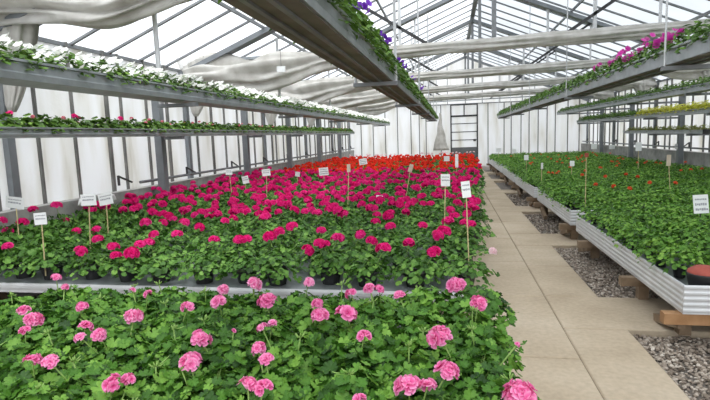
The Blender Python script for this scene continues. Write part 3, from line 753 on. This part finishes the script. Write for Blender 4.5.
for r in range(22):
    for c in range(NC):
        x = xs[c]+random.uniform(-.06,.06)+(.46+.008*r)*(1-c/13); y = 12.4+.40*r+random.uniform(-.08,.08)
        pale = r > 20
        if pale: lab = 'pale pink geranium in the last row at the far end of the long bench'
        elif r == 0: lab = f'red geranium in the first red row behind the magenta ones, {ORD[c]} from the path'
        else: lab = 'red geranium in the dense red block towards the far end of the long bench'
        t = thing('pale_geranium' if pale else 'red_geranium', (x, y, .45), lab, 'geranium', 'pale geraniums at the far end' if pale else 'red geraniums on the long bench')
        if c == 0: cp(POT, 'pot', t)
        cp(FOLR[(r*5+c) % 4], 'foliage', t, (0,0,random.uniform(-.02,.02)), random.uniform(0,6))
        n = random.choice((2,3,3,4,5))
        for j in range(n):
            me = HP[0] if pale else HR[random.randrange(3)]
            if not pale and r < 3 and random.random() < .35-.1*r: me = HM[j % 4]
            h = link('flower_head', me, t, (random.uniform(-.17,.17), random.uniform(-.18,.18), .25+random.uniform(0,.08)))
            h.rotation_euler = (random.uniform(-.1,.5), random.uniform(-.3,.3), random.uniform(0,6))
            if pale: h.location.z += .06

# --- young green geraniums on the bench sections beyond the path
FOLY = [foliage(260, .205, .08, .275, .0205, LEAF_MID, 500+i, 0, tilt=.9).mesh('foliage', [M['leaf_young']], True) for i in range(5)]
HO = [flower_head(.040, 8, .024, 520+i, False, True, .6).mesh('flower_head', [M['orange']], True) for i in range(2)]
secs = ((3.98,7.1),(7.6,10.3),(10.75,13.65),(14.05,16.85),(17.35,20.05),(20.45,22.95))
young = []
for s_, (a, b) in enumerate(secs):
    n = max(1, round((b-a)/.30)); 
    for j in range(n):
        for c in range(13):
            x = BX+.15+.31*c+random.uniform(-.03,.03); y = a+(j+.5)*(b-a)/n+random.uniform(-.03,.03)
            if s_ == 0 and j == 0 and c == 0: continue
            inview = x < .465*y+.22
            young.append((not inview, y, x, s_, j, c))
young.sort(key=lambda q: (q[0], q[1]))
near = young[:300]; rest = [q for q in young[300:] if not q[0] or q[1] < 7.2]
oh = {i: [] for i in range(len(near))}; ofar = []
for x, y in ORANGE:
    if y < 10.9 and x > 1.7:
        i = min(range(len(near)), key=lambda q: (near[q][2]-x)**2+(near[q][1]-y)**2); oh[i].append((x, y))
    elif x > 1.7: ofar.append((min(x,5.6), y))
for i, (_, y, x, s_, j, c) in enumerate(near):
    hs = oh[i]
    if s_ == 0: lab = f'young green geranium on the near bench section, {ORD[j]} row from its corner, {ORD[c]} from path'
    elif hs: lab = f'orange-flowered young geranium, {ORD[s_]} bench section, {ORD[j]} row, {ORD[c]} from the path'
    else: lab = 'young green geranium without flowers on the far sections of the path-side bench'
    if hs and s_: lab = lab.replace(ORD[s_]+' bench', ORD[s_]+' bench')
    t = thing('young_geranium', (x, y, .38), lab, 'geranium', 'young geraniums on the path-side benches')
    if c < 2 or (s_ == 0 and j < 2): cp(POT_S, 'pot', t)
    cp(FOLY[i % 5], 'foliage', t, (0,0,random.uniform(-.02,.02)), random.uniform(0,6))
    for k2, (hx, hy) in enumerate(hs):
        h = link('flower_head', HO[k2 % 2], t, (hx-x, hy-y, .325)); h.rotation_euler = (.4, 0, random.uniform(0,6))
        link('flower_stem', stem_mesh(.21, (hx-x)*.5, (hy-y)*.5), t, ((hx-x)*.5, (hy-y)*.5, .08))
LOWF = []
for i in range(3):
    f = foliage(64, .21, .08, .275, .031, LEAF_LO, 540+i, 0, tilt=.9); LOWF.append((np.concatenate(f.v), f.f, np.concatenate(f.a)))
f = foliage(180, .205, .08, .275, .0235, LEAF_MID, 560, 0, tilt=.9); NEARF = (np.concatenate(f.v), f.f, np.concatenate(f.a))
mb = MB()
rg = np.random.default_rng(9)
for (_, y, x, s_, j, c) in rest:
    V, F, A = LOWF[rg.integers(3)] if y > 7.2 else NEARF; t = rg.uniform(0,6); ct, st = math.cos(t), math.sin(t)
    mb.add(V @ np.array([[ct,-st,0],[st,ct,0],[0,0,1]]).T + np.array([x, y, .39+rg.uniform(-.02,.02)]), F, 0, A+rg.normal(0,.06))
for x, y in ofar+[(rg.uniform(1.9,5.5), rg.uniform(11,20)) for _ in range(45)]:
    f = flower_head(.035, 6, .026, int(rg.integers(1000)), False, True, .6)
    mb.add(np.concatenate(f.v)+np.array([x, y, .70]), f.f, 1, np.concatenate(f.a))
tag(build(mb, 'young_geranium_foliage', [M['leaf_young'], M['orange']], None, True), 'carpet of distant young geraniums covering the far bench sections beyond the path', 'geraniums', kind='stuff')

# --- troughs
def trough_fol(n, R, h, size, mat, seed, droop=.0, tmpl=LEAF_OV):
    rg = np.random.default_rng(seed); mb = MB(); V, F = tmpl
    for i in range(n):
        a = rg.uniform(0, 2*PI); u = math.sqrt(rg.uniform(0,1))
        x = R*u*math.cos(a); y = .16*u*math.sin(a)
        z = h*(1-u*u)*rg.uniform(.3,1) - droop*max(0, u-.55)*rg.uniform(0,2)
        A = rot_to((math.cos(a)*u*.8+rg.normal(0,.35), rg.normal(0,.4), 1), rg.uniform(0,6))
        mb.add((V*size*rg.uniform(.7,1.2)) @ A.T + np.array([x, y, z]), F, 0, float(np.clip(rg.normal(.4,.22),0,.9)))
    return mb.mesh('foliage', [mat], True)
def blooms(n, R, h, r, mat, seed, kind='trumpet'):
    out = []
    for i in range(n):
        rg = np.random.default_rng(seed*50+i); mb = MB()
        if kind == 'trumpet': trumpet(mb, (0,0,0), (rg.normal(0,.4), -.5+rg.normal(0,.3), .8), r*rg.uniform(.85,1.1), rg.uniform(0,6), rg)
        else:
            f = flower_head(r, 8, r*.55, seed*50+i, False, True); mb = f
        out.append(mb.mesh('blossom', [mat], True))
    return out
def plant_row(name, x, z, ya, yb, step, fols, blossoms, nb, labs, cat, group, spread=.15, hb=.10, skip=lambda y: False, extra=None, nfirst=0, xo=0.0):
    y = ya; i = 0
    while y < yb:
        if not skip(y):
            lab = labs(i, y)
            t = thing(name, (x+random.uniform(-.01,.01), y, z), lab, cat, group)
            cp(fols[i % len(fols)], 'foliage', t, (0,0,0), 0)
            n = nb(y) if blossoms else 0
            for j in range(n):
                u = random.uniform(-1,1)
                b = link('blossom', blossoms[random.randrange(len(blossoms))], t, (xo+spread*u, random.uniform(-.13,.13), hb*(1-.75*u*u)+random.uniform(-.01,.045)))
                b.rotation_euler = (0, 0, random.uniform(-.6,.6))
            for e in (extra or []):
                if y-step/2 <= e[1] < y+step/2:
                    b = link('blossom', e[3], t, (e[0]-x, e[1]-y, e[2]-z)); b.rotation_euler = (random.uniform(0,.5), random.uniform(-.3,.3), random.uniform(0,6))
            i += 1
        y += step
nth = lambda kind, where, first, far: (lambda i, y: f'{kind}, {ORD[i-first]} in view from the near end of {where}' if first <= i < first+12 else far)
fo = [trough_fol(160, .19, .19, .034, M['leaf_trough'], 600+i, .07) for i in range(4)]
wb_ = blooms(5, .1, .1, .034, M['white'], 1)
plant_row('white_petunia', -2.885, 2.155, 2.3, 23.6, .25, fo, wb_, lambda y: random.randint(13,17), nth('white petunia', 'the hanging trough at the left', 2, 'white petunia in the long white row of the hanging trough at the left'), 'petunia', 'white petunias in the upper left trough', .19, .15)
fl = [trough_fol(140, .16, .15, .034, M['leaf_trough'], 620+i, .04, LEAF_LO) for i in range(4)]
lowb = blooms(3, .1, .1, .03, M['dusty'], 2, 'head'); lowm = blooms(2, .1, .1, .045, M['magenta'], 3, 'head')
plant_row('small_geranium', -4.18, 1.785, 3.5, 21.6, .25, fl, lowb, lambda y: random.choice((0,1,1,2)) if 5 < y < 12 else random.choice((0,0,1)), nth('small trough geranium', 'the lower left wall trough', 2, 'small geranium in the green row of the lower left wall trough'), 'geranium', 'small geraniums in the lower left trough', .1, .12,
    extra=[(-4.18, y*1.0, 1.93, lowm[q % 2]) for q, (x, y, z) in enumerate(LOW[:3])]+[(-4.16, y, 1.91, lowb[q % 3]) for q, (x, y, z) in enumerate(LOW[3:])])
fc = [trough_fol(240, .235, .26, .034, M['leaf_trough'], 640+i, .10) for i in range(4)]
pb = blooms(3, .1, .1, .036, M['purple'], 4)
plant_row('purple_petunia', -.69, 2.26, 1.6, 21.9, .25, fc, pb, lambda y: random.choice((0,0,0,1)), nth('trailing purple petunia', 'the wide hanging trough', 3, 'trailing purple petunia towards the far end of the wide hanging trough'), 'petunia', 'purple petunias in the wide hanging trough', .17, .16,
    extra=[(x+dx, y+dy, z+dz, pb[q % 3]) for q, (x, y, z) in enumerate(PURPLE) for dx, dy, dz in ((0,0,-.03),(.03,.04,.0),(-.02,-.04,.02))])
f1 = [trough_fol(170, .2, .21, .034, M['leaf_trough'], 660+i, .06) for i in range(4)]
hb_ = blooms(3, .1, .1, .036, M['hotpink'], 5)
plant_row('pink_petunia', 2.11, 2.27, 2.9, 22.2, .25, f1, hb_, lambda y: 1 if random.random() < .08 and y > 5 else 0, nth('trailing pink petunia', 'the right hanging trough', 5, 'trailing green petunia towards the far end of the right hanging trough'), 'petunia', 'pink petunias in the hanging trough over the green bench', .16, .14,
    extra=[(x+dx, y+dy, z+dz-.03, hb_[q % 3]) for q, (x, y, z) in enumerate(R1P) for dx, dy, dz in ((0,0,0),(.04,.05,.02),(-.04,-.05,-.01),(.0,.08,-.03),(.03,-.09,.03))])
f2 = [trough_fol(140, .18, .18, .036, M['leaf_trough'], 680+i, .04) for i in range(3)]
plant_row('green_trough_plant', 4.6, 2.30, 7.5, 22.9, .27, f2, None, None, nth('green trough plant', 'the topmost right wall trough', 6, 'green plant in the far part of the topmost right wall trough'), 'trough plant', 'green plants in the topmost right trough')
f3 = [trough_fol(170, .17, .18, .036, M['leaf_lime'], 700+i, .03) for i in range(3)]
plant_row('yellow_trough_plant', 4.99, 1.90, 8.8, 15.0, .27, f3, None, None, nth('yellow-flowering plant', 'the middle right wall trough', 4, 'yellow-flowering plant in the middle right wall trough'), 'trough plant', 'yellow plants in the middle right trough')
plant_row('green_trough_plant', 4.99, 1.90, 15.05, 21.2, .27, f2, None, None, lambda i, y: 'green plant beyond the yellow ones in the middle right wall trough', 'trough plant', 'green plants in the middle right trough')
f4 = [trough_fol(100, .14, .12, .032, M['leaf_sedum'], 720+i, .02) for i in range(3)]
plant_row('olive_trough_plant', 5.13, 1.475, 11.7, 16.2, .27, f4, None, None, lambda i, y: f'olive-green plant in the short lowest right trough, {ORD[i]} from its near end', 'trough plant', 'olive plants in the short lowest trough')

# ------------------------------------------------------------------ label stakes
WHERE = {
'L1':'large milky card by the left wall, leftmost of all the plant labels','L2':'white card on a cane, lowest at the left among the magenta geraniums',
'L3':'white card half hidden behind a tilted one by the left wall','L4':'tilted large white card overlapping another by the left wall',
'L5':'small white card among far magenta geraniums by the left wall, at the red edge','L6':'white card leaning left among the red flowers near the left wall',
'L7':'white card on a pale cane, third of a row below the left troughs','L8':'tiny white tag low among red geraniums left of a larger card',
'L9':'wide white card standing in the middle of the red geraniums','L10':'narrow card seen edge-on at the top of a tall cane',
'L11':'wide white card at the far rear of the red geraniums','L12':'low white card sunk among magenta geraniums in mid-bench',
'L13':'narrow pale wooden tag on a leaning cane in the red block','L14':'white card on a tall cane, left of the two by the path',
'L15':'tall white card on a cane at the bench edge by the path','L16':'small white card in the far red geraniums near the path','L17':'long narrow white board upright at the far red corner by the path',
'R1':'small white card in the green bench just past the path edge, farther of two','R2':'narrow white tag low in the green bench near its path edge',
'R4':'small pale card standing in the middle of the green bench','R5':'tall bamboo cane with a tiny pinkish tip in the green bench','R6':'white card on a tall cane right of the middle, green bench',
'R7':'narrow pale wooden tag on a cane, rear of the green bench','R8':'large white price card at the right frame edge in the green bench','R9':'small white card at the far end of the green bench, second from the path',
'R10':'white card at the far end of the green bench, nearest the path','R11':'white card at the far rear of the green bench before the right wall','R12':'white card at the far rear under the lowest right trough','R13':'white card far back at the right wall foot'}
for n, bx, by, cx, cz, wd, hg, tl in SIGNS:
    zb = .50
    if n == 'R13': bx, by, cx, cz, wd, hg = 5.7, 14.3, 5.7, 1.06, .17, .14
    if n[0] == 'R' and bx < 1.8: cx += 1.8-bx; bx = 1.8
    if bx < -4.3: bx = -4.3; cx = -4.28; by *= .96
    t = thing('plant_label', (bx, by, zb), WHERE[n], 'plant label', 'cards on canes among the plants')
    dx, dz = cx-bx, cz-zb
    mb = MB(); mb.tube([(0,0,0),(dx*.6,0,dz*.6),(dx*(1.0),0,dz+hg*.3)], .0055 if by < 9 else .007, 6)
    build(mb, 'cane', M['dark' if n == 'R8' else 'cane'], t)
    wood = n in ('L10','L13','R7')
    mb = MB(); mb.box(-wd/2, wd/2, -.004, 0, -hg/2, hg/2)
    c = build(mb, 'card', M['card_wood' if wood else 'terracotta' if n == 'R5' else 'card'], t); c.location = (dx, -.008, dz); c.rotation_euler = (random.uniform(-.12,.05), math.radians(tl), random.uniform(-.15,.1))
    if not wood and wd*510/by > 6:
        mb = MB(); rg = np.random.default_rng(sum(map(ord, n)))
        for ln in range(2 if hg < .15 else 3):
            z = hg*(.26-.27*ln); x = -wd*.38
            hh = hg*(.05 if ln == 0 else .075)
            while x < wd*.34:
                L = rg.uniform(.08,.15)*wd; mb.box(x, x+L, -.0052, -.0045, z-hh*rg.uniform(.5,1), z+hh*rg.uniform(.5,1)); x += L+rg.uniform(.015,.03)*wd
        build(mb, 'lettering', M['ink'], c)

# ------------------------------------------------------------------ small things
t = thing('seed_pot', (1.84, 4.08, .37), 'dark round pot topped by a red clay dish at the bench corner', 'pot')
mb = MB(); mb.lathe([(0,0),(.09,0),(.118,.13),(.118,.14),(.105,.14),(0,.13)], 20); build(mb, 'pot', M['pot'], t, True)
mb = MB(); mb.lathe([(.112,.141),(.108,.158),(.065,.185),(.03,.192),(0,.193)], 20); build(mb, 'clay_dish', M['terracotta'], t, True)
t = thing('lamp_box', (-2.87, 8.72, 2.80), 'small white box hanging from the bundled curtain below the second roof beam', 'box')
mb = MB(); mb.box(-.075,.075,-.04,.0,-.05,.05); build(mb, 'housing', M['plastic'], t)
mb = MB(); mb.tube([(0,-.02,.05),(0,-.02,.30)], .004, 5); build(mb, 'cord', M['dark'], t)
for i, (x, y) in enumerate(((-4.52,5.7),(-4.52,6.05))):
    mb = MB(); rg = np.random.default_rng(i+70)
    V = IV*np.array([.10,.16,.07])*(1+rg.normal(0,.2,(len(IV),1)))+np.array([x,y,.90]); mb.add(V, IF)
    tag(build(mb, 'plastic_bag', M['plastic']), ['crumpled white plastic bag on the left kerb, the nearer of two','crumpled white plastic bag on the left kerb, the farther of two'][i], 'plastic bag', 'plastic bags on the kerb')
